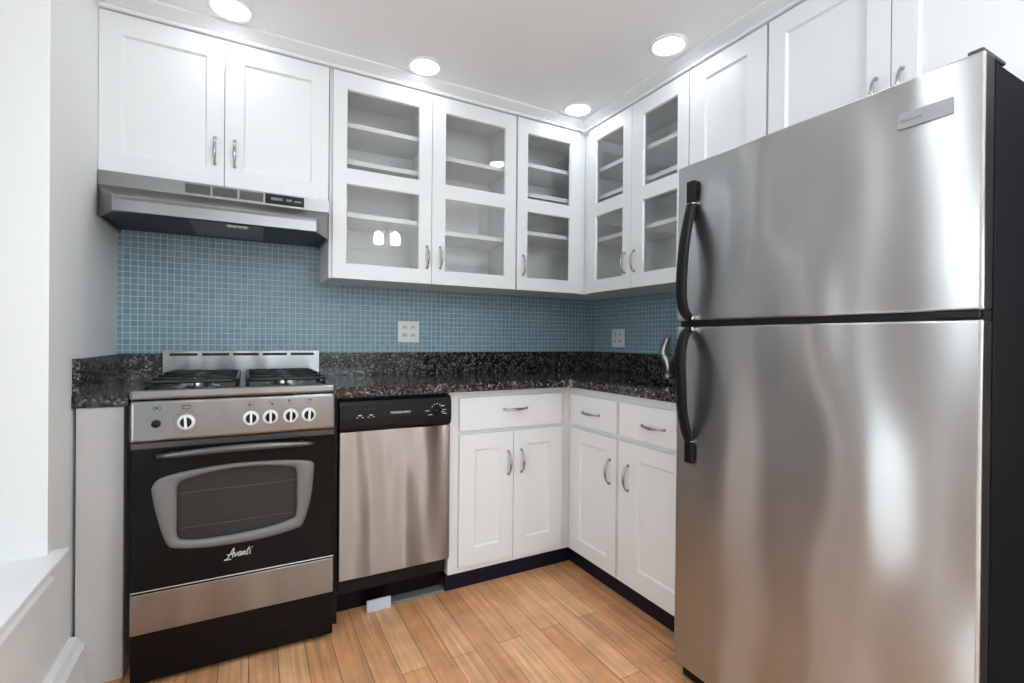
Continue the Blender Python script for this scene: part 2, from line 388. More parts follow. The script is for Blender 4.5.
bm = B(); box(bm, 0.10, 0.104, -4.17, -3.07, 0.80, 1.74); obj('glass_pane', bm, WINGLASS, wq)
# unseen dark door, added so the fridge side reflects something black
DOORDARK = plain('added_door_dark', (0.012, 0.010, 0.009), 0.35)
bm = B()
for a, b_, q0, q1 in ((-2.96, -2.86, 0.005, 2.03), (-2.32, -2.22, 0.005, 2.03), (-2.86, -2.32, 0.005, 0.22), (-2.86, -2.32, 0.95, 1.07), (-2.86, -2.32, 1.92, 2.03)): box(bm, -0.030, -0.001, a, b_, q0, q1)
for q0, q1 in ((0.22, 0.95), (1.07, 1.92)): box(bm, -0.018, -0.001, -2.86, -2.32, q0, q1)
d1 = struct('added_door', bm, DOORDARK, 'added dark panel door, unseen, beyond the fridge'); ROOT[d1] = Vector((0, 0, 0))
bm = B(); tube(bm, [(-0.03, -2.90, 1.0), (-0.065, -2.90, 1.0)], 0.010, 10); tube(bm, [(-0.065, -2.905, 1.0), (-0.068, -2.80, 1.0)], 0.009, 10); obj('door_handle', bm, CHROME, d1)
# baseboard under the window
bm = B(); prism(bm, [(XL, 0), (-2.445, 0), (-2.445, 0.135), (-2.455, 0.148), (-2.462, 0.165), (XL, 0.170)], 'y', YREAR, -0.5990)
struct('baseboard_left', bm, TRIM, 'white baseboard on the left wall below the window sill')

# mosaic tile on the two walls
TT = 0.006
bm = B(); box(bm, XL, -0.0, -TT, 0.0, 0.90, 1.72); struct('trim_1', bm, TILE_B, 'blue glass mosaic tile on the wall behind the stove')
bm = B(); box(bm, -TT, 0.0, -1.45, -TT, 0.90, 1.37); struct('trim_2', bm, TILE_R, 'blue glass mosaic tile on the wall beside the fridge')
bm = B(); box(bm, -0.011, -TT, -0.43, -0.05, 1.322, 1.345, 0.002); box(bm, -0.011, -TT, -0.86, -0.47, 1.330, 1.353, 0.002)
struct('trim_4', bm, BLUEPAINT, 'plain blue edging strip under the right wall cabinets')

# crown moulding along both runs of wall cabinets
prof = [(0.045, 2.2815), (-0.009, 2.2815), (-0.013, 2.2845), (-0.013, 2.289), (-0.003, 2.2915), (-0.003, 2.299), (-0.012, 2.303), (-0.020, 2.309),
        (-0.034, 2.316), (-0.044, 2.322), (-0.048, 2.325), (-0.048, 2.3328), (0.045, 2.3328)]
DU, DX = -0.318, -0.322
bm = B()
loft(bm, [[(XL+0.0005, DU+d, z) for d, z in prof], [(DX+d, DU+d, z) for d, z in prof], [(DX+d, -2.60, z) for d, z in prof]])
struct('trim_3', bm, WHITE, 'white crown moulding above the wall cabinets')

# ------------------------------------------------------------------ cabinetry
def ring_bead(bm, a0, a1, z0, z1, d0, rec, w):
    """sloped bead round a door opening"""
    L1 = [(a0, d0+0.0012, z0), (a1, d0+0.0012, z0), (a1, d0+0.0012, z1), (a0, d0+0.0012, z1)]
    L2 = [(a0+w, d0+rec, z0+w), (a1-w, d0+rec, z0+w), (a1-w, d0+rec, z1-w), (a0+w, d0+rec, z1-w)]
    L3 = [(a0, d0+rec, z0), (a1, d0+rec, z0), (a1, d0+rec, z1), (a0, d0+rec, z1)]
    loft(bm, [L1, L2, L3], cap=False)
def door_bm(s0, s1, z0, z1, d, openings, thick=0.02, panel=True, rec=0.010, w=0.006):
    """frame-and-panel door; openings = [(s0,s1,z0,z1)...] from top to bottom, all of the same width"""
    bm = B(); a0, a1 = openings[0][0], openings[0][1]
    box(bm, s0, a0, d, d+thick, z0, z1); box(bm, a1, s1, d, d+thick, z0, z1)
    zt = z1
    for (_, _, q0, q1) in openings:
        box(bm, a0, a1, d, d+thick, q1, zt); zt = q0
        ring_bead(bm, a0, a1, q0, q1, d, rec, w)
        if panel: box(bm, a0, a1, d+rec, d+thick-0.002, q0, q1)
    box(bm, a0, a1, d, d+thick, z0, zt)
    return bm
def pull_bm(p, d, vertical=True, L=0.102):
    """bow pull: two posts with ball ends and a bar that swells in the middle"""
    bm = B(); n = 15; pts = []; rr = []
    for i in range(n):
        t = i/(n-1); a = (t-0.5)*L; out = 0.007+0.021*math.sin(PI*t)**0.6
        q = (p[0], d-out, p[1]+a) if vertical else (p[0]+a, d-out, p[1])
        pts.append(q); rr.append(0.0033+0.0034*math.sin(PI*t)**2)
    tube(bm, pts, rr, 10)
    for sgn in (-1, 1):
        q = (p[0], d, p[1]+sgn*L/2) if vertical else (p[0]+sgn*L/2, d, p[1])
        lathe(bm, [(0.0065, 0.0), (0.0065, 0.003), (0.0045, 0.005), (0.0048, 0.009), (0.003, 0.0115), (0.0, 0.012)], q, 'y', 12)
    return bm
def panel_door(par, name, s0, s1, z0, z1, d, open_, handle=None, vertical=True):
    o = obj(name, door_bm(s0, s1, z0, z1, d, [open_]), WHITE, par)
    if handle: obj('handle', pull_bm(handle, d, vertical), PEWTER, o, 'brushed nickel bow handle')
    return o
def glass_door(par, s0, s1, z0, z1, d, opens, handle):
    o = obj('glass_door', door_bm(s0, s1, z0, z1, d, opens, panel=False, rec=0.010, w=0.004), WHITE, par)
    for (a0, a1, q0, q1) in opens:
        bm = B(); box(bm, a0-0.004, a1+0.004, d+0.0105, d+0.0145, q0-0.004, q1+0.004); obj('glass_pane', bm, GLASS, o, 'clear glass pane')
    obj('handle', pull_bm(handle, d), PEWTER, o, 'brushed nickel bow handle')
    return o
def carcass(par, s0, s1, z0, z1, d, divider=None, t=0.016, dback=-0.0065):
    """hollow box open to the front"""
    bm = B()
    box(bm, s0, s0+t, d, dback, z0, z1); box(bm, s1-t, s1, d, dback, z0, z1)
    box(bm, s0+t, s1-t, d, dback, z0, z0+t); box(bm, s0+t, s1-t, d, dback, z1-t, z1)
    box(bm, s0+t, s1-t, dback-0.008, dback, z0+t, z1-t)
    if divider: box(bm, divider-0.01, divider+0.01, d, dback-0.008, z0+t, z1-t)
    return obj('carcass', bm, INSIDE, par)
def face_frame(par, s0, s1, z0, z1, d, w=0.03, mids=(), rails=()):
    bm = B(); e = d+0.012
    box(bm, s0, s0+w, d, e, z0, z1); box(bm, s1-w, s1, d, e, z0, z1)
    box(bm, s0+w, s1-w, d, e, z0, z0+w); box(bm, s0+w, s1-w, d, e, z1-w, z1)
    for m_ in mids: box(bm, m_-0.015, m_+0.015, d, e, z0+w, z1-w)
    for r_ in rails: box(bm, s0+w, s1-w, d, e, r_-0.012, r_+0.012)
    return obj('face_frame', bm, WHITE, par)
def shelf(par, s0, s1, z, d0, dback=-0.0145):
    bm = B(); box(bm, s0, s1, d0, dback, z-0.022, z, 0.0015); return obj('shelf', bm, WHITE, par)

CF = -0.2975      # face of the carcasses; doors stand 20 mm in front
UB, UT = 1.366, 2.2812
G = 'white wall cabinets'
# over the stove
t = thing('wall_cabinet', 'short white two-door wall cabinet above the range hood', 'cabinet', (-2.088, 0, 1.7035), BACK, G)
carcass(t, XL+0.0015, -1.697, 1.712, UT, CF+0.012); face_frame(t, XL+0.0015, -1.697, 1.712, UT, CF, mids=(-2.090,))
panel_door(t, 'door', -2.4800, -2.0915, 1.7000, 2.2775, DU, (-2.413, -2.150, 1.768, 2.203), (-2.123, 1.834))
panel_door(t, 'door', -2.0885, -1.7, 1.7000, 2.2775, DU, (-2.024, -1.768, 1.768, 2.203), (-2.055, 1.834))
# double glass cabinet
Z = ((1.788, 2.204), (1.789, 2.204))
t = thing('wall_cabinet', 'white double cabinet with glass doors right of the range hood', 'cabinet', (-1.23, 0, UB), BACK, G)
carcass(t, -1.694, -0.763, UB, UT, CF+0.012, divider=-1.228); face_frame(t, -1.694, -0.763, UB, UT, CF, mids=(-1.228,))
def opens(a0, a1): return [(a0, a1, 1.855, 2.205), (a0, a1, 1.432, 1.787)]
glass_door(t, -1.681, -1.2305, UB, 2.2775, DU, opens(-1.624, -1.290), (-1.252, 1.493))
glass_door(t, -1.2275, -0.768, UB, 2.2775, DU, opens(-1.160, -0.828), (-1.186, 1.495))
for z in (2.078, 1.912, 1.672): shelf(t, -1.677, -1.239, z, -0.272)
for z in (2.012, 1.640): shelf(t, -1.217, -0.780, z, -0.272)
# corner glass cabinet on the back wall
t = thing('wall_cabinet', 'white single glass-door cabinet in the corner, on the tiled back wall', 'cabinet', (-0.4, 0, UB), BACK, G)
carcass(t, -0.761, -0.0075, UB, UT, CF+0.012)
bm = B(); e = CF+0.012
box(bm, -0.761, -0.731, CF, e, UB, UT); box(bm, -0.370, -0.3025, CF, e, UB, UT); box(bm, -0.731, -0.370, CF, e, UB, UB+0.03); box(bm, -0.731, -0.370, CF, e, UT-0.03, UT)
obj('face_frame', bm, WHITE, t)
glass_door(t, -0.757, -0.3565, UB, 2.2775, DU, opens(-0.696, -0.417), (-0.722, 1.497))
for z in (2.066, 1.905, 1.695): shelf(t, -0.744, -0.026, z, -0.272)
# right run, glass double
RF = -0.3025
t = thing('wall_cabinet', 'white double glass-door cabinet on the right wall above the faucet', 'cabinet', (0.69, 0, UB), RIGHT, G)
carcass(t, 0.299, 1.066, UB, UT, RF+0.012)
bm = B(); e = RF+0.012
box(bm, 0.299, 0.385, RF, e, UB, UT); box(bm, 1.036, 1.066, RF, e, UB, UT); box(bm, 0.690, 0.722, RF, e, UB+0.03, UT-0.03)
box(bm, 0.385, 1.036, RF, e, UB, UB+0.03); box(bm, 0.385, 1.036, RF, e, UT-0.03, UT)
obj('face_frame', bm, WHITE, t)
glass_door(t, 0.358, 0.7045, UB, 2.2775, DX, opens(0.418, 0.642), (0.662, 1.497))
glass_door(t, 0.7075, 1.064, UB, 2.2775, DX, opens(0.784, 1.001), (0.732, 1.497))
for z in (2.066, 1.912, 1.676): shelf(t, 0.316, 1.049, z, -0.276)
# tall solid single
t = thing('wall_cabinet', 'white single solid-door wall cabinet between the glass cabinet and the fridge top', 'cabinet', (1.25, 0, UB), RIGHT, G)
carcass(t, 1.067, 1.428, UB, UT, RF+0.012); face_frame(t, 1.067, 1.428, UB, UT, RF)
panel_door(t, 'door', 1.0695, 1.4235, UB, 2.2775, DX, (1.146, 1.343, 1.432, 2.208), (1.100, 1.495))
# over the fridge
t = thing('wall_cabinet', 'white two-door wall cabinet above the stainless refrigerator', 'cabinet', (1.82, 0, 1.715), RIGHT, G)
carcass(t, 1.431, 2.215, 1.715, UT, RF+0.012); face_frame(t, 1.431, 2.215, 1.715, UT, RF, mids=(1.823,))
panel_door(t, 'door', 1.4335, 1.8215, 1.720, 2.2775, DX, (1.496, 1.757, 1.785, 2.208), (1.784, 1.855))
panel_door(t, 'door', 1.8245, 2.213, 1.720, 2.2775, DX, (1.889, 2.150, 1.785, 2.208), (1.852, 1.855))

# base cabinets
KB, KT = 0.083, 0.8735
FB, FX = -0.5985, -0.612      # faces of the face frames
G = 'white base cabinets'
t = thing('base_cabinet', 'white base cabinet with one wide drawer over two doors, beside the dishwasher', 'cabinet', (-0.93, 0, 0), BACK, G)
bm = B()
box(bm, -1.2415, -1.2255, FB+0.018, -0.007, KB, KT); box(bm, -1.2255, -0.6125, FB+0.018, -0.007, KB, KB+0.016)
box(bm, -1.2255, -0.6125, -0.02, -0.007, KB+0.016, KT); box(bm, -0.6285, -0.6125, FB+0.018, -0.02, KB+0.016, KT)
obj('carcass', bm, WHITE, t)
bm = B(); e = FB+0.018
box(bm, -1.2415, -1.195, FB, e, KB, KT); box(bm, -0.675, -0.6125, FB, e, KB, KT)
box(bm, -1.195, -0.675, FB, e, KB, 0.118); box(bm, -1.195, -0.675, FB, e, 0.676, 0.712); box(bm, -1.195, -0.675, FB, e, 0.84, KT); box(bm, -0.95, -0.918, FB, e, 0.118, 0.676)
obj('face_frame', bm, WHITE, t)
bm = B(); box(bm, -1.1985, -0.6685, FB-0.0205, FB-0.0005, 0.7015, 0.848, 0.003); dr = obj('drawer', bm, WHITE, t)
obj('handle', pull_bm((-0.926, 0.787), FB-0.0205, False, 0.115), PEWTER, dr, 'brushed nickel bow handle')
FD = FB-0.0205
panel_door(t, 'door', -1.1985, -0.9355, 0.112, 0.686, FD, (-1.126, -1.001, 0.189, 0.617), (-0.961, 0.543))
panel_door(t, 'door', -0.9325, -0.6675, 0.104, 0.686, FD, (-0.861, -0.739, 0.189, 0.619), (-0.893, 0.545))
bm = B(); box(bm, -1.2415, -0.5745, FB+0.030, FB+0.046, 0.0, KB-0.0005)
obj('toe_kick', bm, TOEKICK, t, 'dark navy toe kick strip')
t = thing('base_cabinet', 'white sink base cabinet with two drawer fronts and two doors, beside the fridge', 'cabinet', (1.0, 0, 0), RIGHT, G)
bm = B()
box(bm, 0.60, 0.616, FX+0.018, -0.007, KB, KT); box(bm, 1.384, 1.40, FX+0.018, -0.007, KB, KT)
box(bm, 0.616, 1.384, FX+0.018, -0.007, KB, KB+0.016); box(bm, 0.616, 1.384, -0.02, -0.007, KB+0.016, KT)
obj('carcass', bm, WHITE, t)
bm = B(); e = FX+0.018
box(bm, 0.5990, 0.650, FX, e, KB, KT); box(bm, 1.375, 1.40, FX, e, KB, KT); box(bm, 0.962, 0.992, FX, e, KB, KT)
for a, b_ in ((0.650, 0.962), (0.992, 1.375)):
    box(bm, a, b_, FX, e, KB, 0.112); box(bm, a, b_, FX, e, 0.676, 0.708); box(bm, a, b_, FX, e, 0.84, KT)
obj('face_frame', bm, WHITE, t)
FD = FX-0.0205
for (a, b_, hx) in ((0.636, 0.9685, 0.797), (0.9865, 1.372, 1.184)):
    bm = B(); box(bm, a, b_, FD, FX-0.0005, 0.7005, 0.843, 0.003); dr = obj('drawer', bm, WHITE, t)
    obj('handle', pull_bm((hx, 0.767), FD, False, 0.115), PEWTER, dr, 'brushed nickel bow handle')
panel_door(t, 'door', 0.636, 0.9695, 0.100, 0.681, FD, (0.710, 0.908, 0.163, 0.622), (0.912+0.020, 0.538))
panel_door(t, 'door', 0.9865, 1.372, 0.100, 0.681, FD, (1.106, 1.295, 0.180, 0.618), (1.046, 0.538))
bm = B(); box(bm, 0.570, 1.40, FX+0.030, FX+0.046, 0.0, KB-0.0005)
obj('toe_kick', bm, TOEKICK, t, 'dark navy toe kick strip')
# filler cabinet left of the stove
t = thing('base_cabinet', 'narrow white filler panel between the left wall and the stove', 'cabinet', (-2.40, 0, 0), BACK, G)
bm = B(); box(bm, -2.4705, -2.352, -0.597, -0.578, 0.0, KT+0.001, 0.0015); obj('front_panel', bm, plain('shaded_filler_paint', (0.50, 0.49, 0.485), 0.5), t)  # greyer than the cabinets: the panel's dimness is put into its colour
bm = B(); box(bm, -2.4705, -2.4545, -0.577, -0.01, 0.0, KT+0.001); box(bm, -2.364, -2.352, -0.577, -0.01, 0.0, KT+0.001); obj('carcass', bm, WHITE, t)

# ------------------------------------------------------------------ worktops
GZ0, GZ1, GU = 0.8755, 0.9145, 1.0295
def arc(cx, cy, r, a0, a1, n=8): return [(cx+r*math.cos(math.radians(a0+(a1-a0)*i/n)), cy+r*math.sin(math.radians(a0+(a1-a0)*i/n))) for i in range(n+1)]
def slab(outer, hole, z0, z1):
    bm = B(); loops = [outer]+([hole] if hole else []); es = []; vv = []
    for l in loops:
        v = [bm.verts.new((x, y, z0)) for x, y in l]; vv.append(v)
        for i in range(len(v)): es.append(bm.edges.new((v[i], v[(i+1) % len(v)])))
    bmesh.ops.triangle_fill(bm, use_beauty=True, use_dissolve=False, edges=es)
    r = bmesh.ops.extrude_face_region(bm, geom=bm.faces[:])
    bmesh.ops.translate(bm, verts=[g for g in r['geom'] if isinstance(g, bmesh.types.BMVert)], vec=(0, 0, z1-z0))
    return bm
SX0, SX1, SY0, SY1 = -0.535, -0.165, -1.32, -0.805
hole = arc(SX1-0.05, SY1-0.05, 0.05, 0, 90)+arc(SX0+0.05, SY1-0.05, 0.05, 90, 180)+arc(SX0+0.05, SY0+0.05, 0.05, 180, 270)+arc(SX1-0.05, SY0+0.05, 0.05, 270, 360)
outer = [(-1.7185, -0.6405)]+[(x, y) for x, y in arc(-0.716, -0.7205, 0.08, 90, 0)]+[(-0.636, -1.405), (-0.0065, -1.405), (-0.0065, -0.0065), (-1.7185, -0.0065)]
t = thing('countertop', 'dark speckled granite L-shaped countertop over dishwasher and base cabinets', 'countertop', (-0.9, 0, GZ0), BACK)
bm = slab(outer, hole, GZ0, GZ1); obj('slab', bm, GRANITE, t)
bm = B(); box(bm, -1.695, -0.0265, -0.0265, -0.0065, GZ1, GU, 0.0015); box(bm, -0.0265, -0.0065, -1.405, -0.0065, GZ1, GU, 0.0015); obj('backsplash_upstand', bm, GRANITE, t)
t = thing('countertop', 'small dark granite countertop piece left of the stove against the wall', 'countertop', (-2.40, 0, GZ0), BACK)
bm = B(); box(bm, XL+0.0005, -2.3400, -0.602, -0.0065, GZ0, GZ1, 0.0015); obj('slab', bm, GRANITE, t)
bm = B(); box(bm, XL+0.0005, -2.461, -0.597, -0.0065, GZ1, GU, 0.0015); box(bm, -2.461, -2.3265, -0.0265, -0.0065, GZ1, GU, 0.0015); obj('backsplash_upstand', bm, GRANITE, t)
# wall strip of the same granite behind the stove
bm = B(); box(bm, -2.3255, -1.6965, -0.0265, -0.0065, 0.80, GU, 0.0015)
tag(obj('granite_strip', bm, GRANITE), 'dark granite backsplash strip behind the stove back guard', 'backsplash')

# sink and faucet
t = thing('sink', 'dark undermount sink basin sunk in the granite countertop', 'sink', (-0.35, -1.06, 0.70), BACK)
bm = B()
def rr(x0, x1, y0, y1, r, z): return [(x, y, z) for x, y in arc(x1-r, y1-r, r, 0, 90)+arc(x0+r, y1-r, r, 90, 180)+arc(x0+r, y0+r, r, 180, 270)+arc(x1-r, y0+r, r, 270, 360)]
loft(bm, [rr(SX0-0.012, SX1+0.012, SY0-0.012, SY1+0.012, 0.06, GZ0-0.001), rr(SX0-0.004, SX1+0.004, SY0-0.004, SY1+0.004, 0.054, GZ0-0.001),
          rr(SX0, SX1, SY0, SY1, 0.05, GZ0-0.006), rr(SX0+0.01, SX1-0.01, SY0+0.01, SY1-0.01, 0.05, 0.715), rr(SX0+0.03, SX1-0.03, SY0+0.03, SY1-0.03, 0.05, 0.700)], cap=False, smooth=True)
bm.faces.new([v for v in bm.verts if abs(v.co.z-0.700) < 1e-5][:])
obj('basin', bm, plain('dark_sink_steel', (0.10, 0.10, 0.10), 0.3, 0.8), t)
bm = B(); lathe(bm, [(0.04, 0.0005), (0.04, 0.003), (0.03, 0.003), (0.028, 0.001), (0, 0.001)], (-0.35, -1.06, 0.700)); obj('drain', bm, CHROME, t)
t = thing('faucet', 'brushed nickel single-lever faucet standing behind the sink beside the fridge', 'faucet', (-0.095, -0.745, GZ1), BACK)
fx, fy = -0.095, -0.745
bm = B(); lathe(bm, [(0.027, 0.0), (0.027, 0.005), (0.021, 0.010), (0.018, 0.03)], (fx, fy, GZ1+0.0005))
pts = catmull([(fx, fy, GZ1+0.028), (fx, fy, GZ1+0.055), (fx, fy+0.010, GZ1+0.080), (fx, fy+0.026, GZ1+0.105)], 5)
tube(bm, pts, [0.021+0.005*i/15 for i in range(16)], 14); obj('faucet_body', bm, NICKEL, t)
bm = B(); pts = catmull([(fx, fy+0.006, GZ1+0.068), (fx, fy-0.030, GZ1+0.098), (fx-0.006, fy-0.085, GZ1+0.150), (fx-0.020, fy-0.140, GZ1+0.178), (fx-0.045, fy-0.185, GZ1+0.172), (fx-0.060, fy-0.205, GZ1+0.150)], 5)
tube(bm, pts, [0.0155-0.003*i/len(pts) for i in range(len(pts))], 12); obj('spout', bm, NICKEL, t)
bm = B(); pts = catmull([(fx, fy+0.027, GZ1+0.108), (fx, fy+0.032, GZ1+0.130), (fx, fy+0.022, GZ1+0.165), (fx, fy+0.002, GZ1+0.208)], 5)
tube(bm, pts, [0.026, 0.0265, 0.027, 0.027, 0.0268, 0.0262, 0.0255, 0.0248, 0.0238, 0.0226, 0.0212, 0.0198, 0.0182, 0.0165, 0.0146, 0.011], 12); obj('lever', bm, NICKEL, t)

# ------------------------------------------------------------------ range (stove)
RA, RB, RFY = -2.3215, -1.7215, -0.6950
t = thing('gas_range', 'stainless and black gas range with oven against the blue tile', 'stove', (-2.02, -0.36, 0), BACK)
bm = B(); box(bm, RA+0.004, RB-0.004, RFY+0.045, -0.030, 0.055, 0.902); obj('body', bm, BLACK, t)
# cooktop tray with raised rounded rim
bm = B()
box(bm, RA, RB, RFY-0.012, RFY+0.030, 0.9035, 0.9345, 0.009, 3); box(bm, RA, RA+0.022, RFY+0.030, -0.060, 0.9035, 0.9325, 0.004); box(bm, RB-0.022, RB, RFY+0.030, -0.060, 0.9035, 0.9325, 0.004)
obj('cooktop', bm, STEEL_R, t)
bm = B(); box(bm, RA+0.022, RB-0.022, RFY+0.030, -0.0605, 0.9035, 0.9220); obj('burner_tray', bm, plain('dark_burner_tray', (0.022, 0.018, 0.017), 0.3, 0.0, 0.25), t, 'dark burner tray')
bm = B(); box(bm, RA, RB+0.022, -0.060, -0.030, 0.9165, 1.0415, 0.002)
bg_ = obj('back_guard', bm, STEEL_R, t)
bm = B()
n = 5; w = (RB+0.022-RA-0.036)/n
for i in range(n): a = RA+0.018+i*w; box(bm, a+0.008, a+w-0.008, -0.0606, -0.0596, 1.0195, 1.0305)
obj('vent_slots', bm, SLOT, bg_)
# bowed control panel
bm = B(); box(bm, RA, RB, RFY-0.008, RFY+0.044, 0.7705, 0.9025, 0.011, 4)
cp = obj('control_panel', bm, STEEL_R, t)
PD = RFY-0.008
def knob(s, z, rot):
    bm = B(); lathe(bm, [(0.0245, 0.0), (0.0245, 0.006), (0.022, 0.010), (0.0165, 0.012), (0.0160, 0.012)], (s, PD, z), 'y', 28)
    k = obj('knob', bm, IVORY, t, 'white ring gas knob with dark centre')
    bm = B(); lathe(bm, [(0.0158, 0.0085), (0.0158, 0.015), (0.0135, 0.019), (0.0, 0.0195)], (s, PD, z), 'y', 24); obj('knob_centre', bm, BLACKPL, k, 'black knob centre')
    bm = B(); box(bm, -0.0034, 0.0034, -0.032, -0.012, -0.018, 0.0225, 0.0015)
    bmesh.ops.rotate(bm, verts=bm.verts, cent=(0, 0, 0), matrix=Matrix.Rotation(rot, 3, 'Y')); bmesh.ops.translate(bm, verts=bm.verts, vec=(s, PD, z))
    obj('pointer', bm, IVORY, k, 'white pointer bar')
for s, r in ((-2.175, -0.05), (-1.9925, 0.0), (-1.934, 0.0), (-1.871, 0.03), (-1.812, 0.08)): knob(s, 0.829, r)
bm = B(); lathe(bm, [(0.012, 0.0), (0.012, 0.006), (0.010, 0.009), (0.0, 0.0095)], (-2.254, PD, 0.828), 'y', 20); ib = obj('ignition_button', bm, BLACKPL, t, 'small round black ignition button')
# printed symbols above the controls
bm = B()
def flat_ring(bm, s, z, r0, r1, d, n=20):
    lathe(bm, [(r0, 0.0), (r1, 0.0), (r1, 0.0004), (r0, 0.0004)], (s, d, z), 'y', n, False)
flat_ring(bm, -2.252, 0.877, 0.0001, 0.0035, PD-0.0004)
for sg in (-1, 1):
    for k in range(5):
        a = math.radians(-40+20*k); box(bm, -2.252+sg*0.009*math.cos(a)-0.0009, -2.252+sg*0.009*math.cos(a)+0.0009, PD-0.0006, PD+0.0004, 0.877+0.009*math.sin(a)-0.0016, 0.877+0.009*math.sin(a)+0.0016)
obj('printed_symbol', bm, DARKMARK, cp); bm = B()
for (a0, a1, q0, q1) in ((-2.186, -2.164, 0.8800, 0.8820), (-2.186, -2.164, 0.870, 0.872), (-2.186, -2.184, 0.870, 0.8820), (-2.166, -2.164, 0.870, 0.8820)): box(bm, a0, a1, PD-0.0006, PD+0.0004, q0, q1)
obj('printed_symbol', bm, DARKMARK, cp); bm = B()
for k in range(13):
    a = math.radians(-50+k*23.5); s_, z_ = -2.175+0.034*math.cos(a+PI/2), 0.829+0.034*math.sin(a+PI/2)
    box(bm, s_-0.0011, s_+0.0011, PD-0.0006, PD+0.0002, z_-0.0022, z_+0.0022)
obj('dial_ticks', bm, DARKMARK, cp)
for i, s in enumerate((-1.9925, -1.934, -1.871, -1.812)):
    bm = B()
    for du in (-0.0045, 0.0045):
        for dz in (-0.0045, 0.0045):
            k = (du > 0)*1+(dz > 0)*2; h = 0.0030 if k == i else 0.0014
            box(bm, s+du-h, s+du+h, PD-0.0006, PD+0.0004, 0.877+dz-h, 0.877+dz+h)
    obj('printed_symbol', bm, DARKMARK, cp)
# oven door: black glass with silver window surround
def Zc(pts): return [Vector((p[0], 0, p[1])) for p in pts]
outl = catmull(Zc([(-2.263, 0.632), (-2.247, 0.652), (-2.205, 0.664), (-2.13, 0.674), (-2.03, 0.679), (-1.93, 0.676), (-1.84, 0.668), (-1.796, 0.655), (-1.793, 0.62), (-1.801, 0.53), (-1.826, 0.442), (-1.855, 0.424), (-1.94, 0.411), (-2.03, 0.408), (-2.12, 0.411), (-2.20, 0.423), (-2.228, 0.445), (-2.252, 0.53), (-2.266, 0.612)]), 5, True)
inn = catmull(Zc([(-2.197, 0.628), (-2.188, 0.637), (-2.165, 0.645), (-2.10, 0.657), (-2.03, 0.663), (-1.95, 0.660), (-1.88, 0.650), (-1.855, 0.640), (-1.848, 0.615), (-1.848, 0.55), (-1.849, 0.482), (-1.866, 0.462), (-1.94, 0.446), (-2.03, 0.440), (-2.11, 0.440), (-2.17, 0.445), (-2.198, 0.462), (-2.200, 0.53), (-2.200, 0.61)]), 5, True)
NN = len(outl)
D0, D1 = RFY+0.004, RFY+0.040
DZ0, DZ1 = 0.3035, 0.7705
bm = B()
A0, A1 = RA+0.002, RB-0.002
def rect_loop(d, inset, ref):
    out = []; cx, cz = (A0+A1)/2, (DZ0+DZ1)/2; hx, hz = (A1-A0)/2-inset, (DZ1-DZ0)/2-inset
    for p in ref:
        dx, dz = p.x-cx, p.z-cz; k = min(hx/abs(dx) if abs(dx) > 1e-6 else 1e9, hz/abs(dz) if abs(dz) > 1e-6 else 1e9)
        out.append(Vector((cx+dx*k, d, cz+dz*k)))
    for ccx in (-1, 1):          # pull the nearest points exactly into the corners
        for ccz in (-1, 1):
            tgt = Vector((cx+ccx*hx, d, cz+ccz*hz)); i = min(range(len(out)), key=lambda i: (out[i]-tgt).length); out[i] = tgt
    return out
def at(l, d): return [Vector((p.x, d, p.z)) for p in l]
loft(bm, [rect_loop(D1, 0.0, outl), rect_loop(D0+0.004, 0.0, outl), rect_loop(D0, 0.004, outl), at(outl, D0), at(outl, D1)], cap=False)
od = obj('oven_door', bm, BLACK, t, 'glossy black oven door')
bm = B()
mid = [o.lerp(i, 0.35) for o, i in zip(outl, inn)]
loft(bm, [at(outl, D0+0.001), at([o.lerp(i, 0.08) for o, i in zip(outl, inn)], D0-0.003), at(mid, D0-0.006), at([o.lerp(i, 0.8) for o, i in zip(outl, inn)], D0-0.004), at(inn, D0+0.001), at(inn, D0+0.012)], cap=False, smooth=True)
obj('window_surround', bm, SILVER, od, 'silver rounded surround of the oven window')
bm = B(); loft(bm, [at(inn, D0+0.004), at(inn, D0+0.008)]); obj('oven_window', bm, OVENGLASS, od, 'smoked oven window glass')
# oven cavity behind the window with two racks
bm = B(); box(bm, -2.225, -1.825, D0+0.0185, D0+0.0195, 0.42, 0.69)
obj('inner_glass', bm, plain('dim_oven_liner', (0.20, 0.21, 0.215), 0.5), od)
bm = B()
for z in (0.480, 0.595): tube(bm, [(-2.215, D0+0.0145, z), (-1.832, D0+0.0145, z)], 0.0024, 8)
obj('oven_rack', bm, plain('oven_rack_wire', (0.55, 0.55, 0.55), 0.4), od)
# upper bevel strip and lower lip of the door
bm = B(); prism(bm, [(D0-0.001, 0.7705), (D0-0.010, 0.7690), (D0-0.006, 0.752), (D0-0.001, 0.748)], 'x', A0+0.002, A1-0.002); obj('door_trim', bm, plain('dark_trim', (0.10, 0.10, 0.10), 0.3, 0.5), od, 'thin dark grey strip along the top of the oven door')
bm = B(); box(bm, A0, A1, D0-0.003, D0+0.002, 0.3030, 0.3070, 0.001); obj('door_lip', bm, CHROME, od)
# bowed bar handle
bm = B()
pts = [(-2.250+0.455*i/20, D0-0.024-0.022*math.sin(PI*i/20)**0.8, 0.7275+0.010*math.sin(PI*i/20)) for i in range(21)]
tube(bm, pts, [0.005+0.0045*math.sin(PI*i/20)**0.7 for i in range(21)], 12, flat=(1, 1, 1.25))
for s in (-2.215, -1.835): box(bm, s-0.008, s+0.008, D0-0.034, D0+0.001, 0.722, 0.736, 0.003)
obj('handle', bm, plain('dark_steel_handle', (0.13, 0.13, 0.13), 0.3, 0.8), od, 'bowed dark steel bar handle')
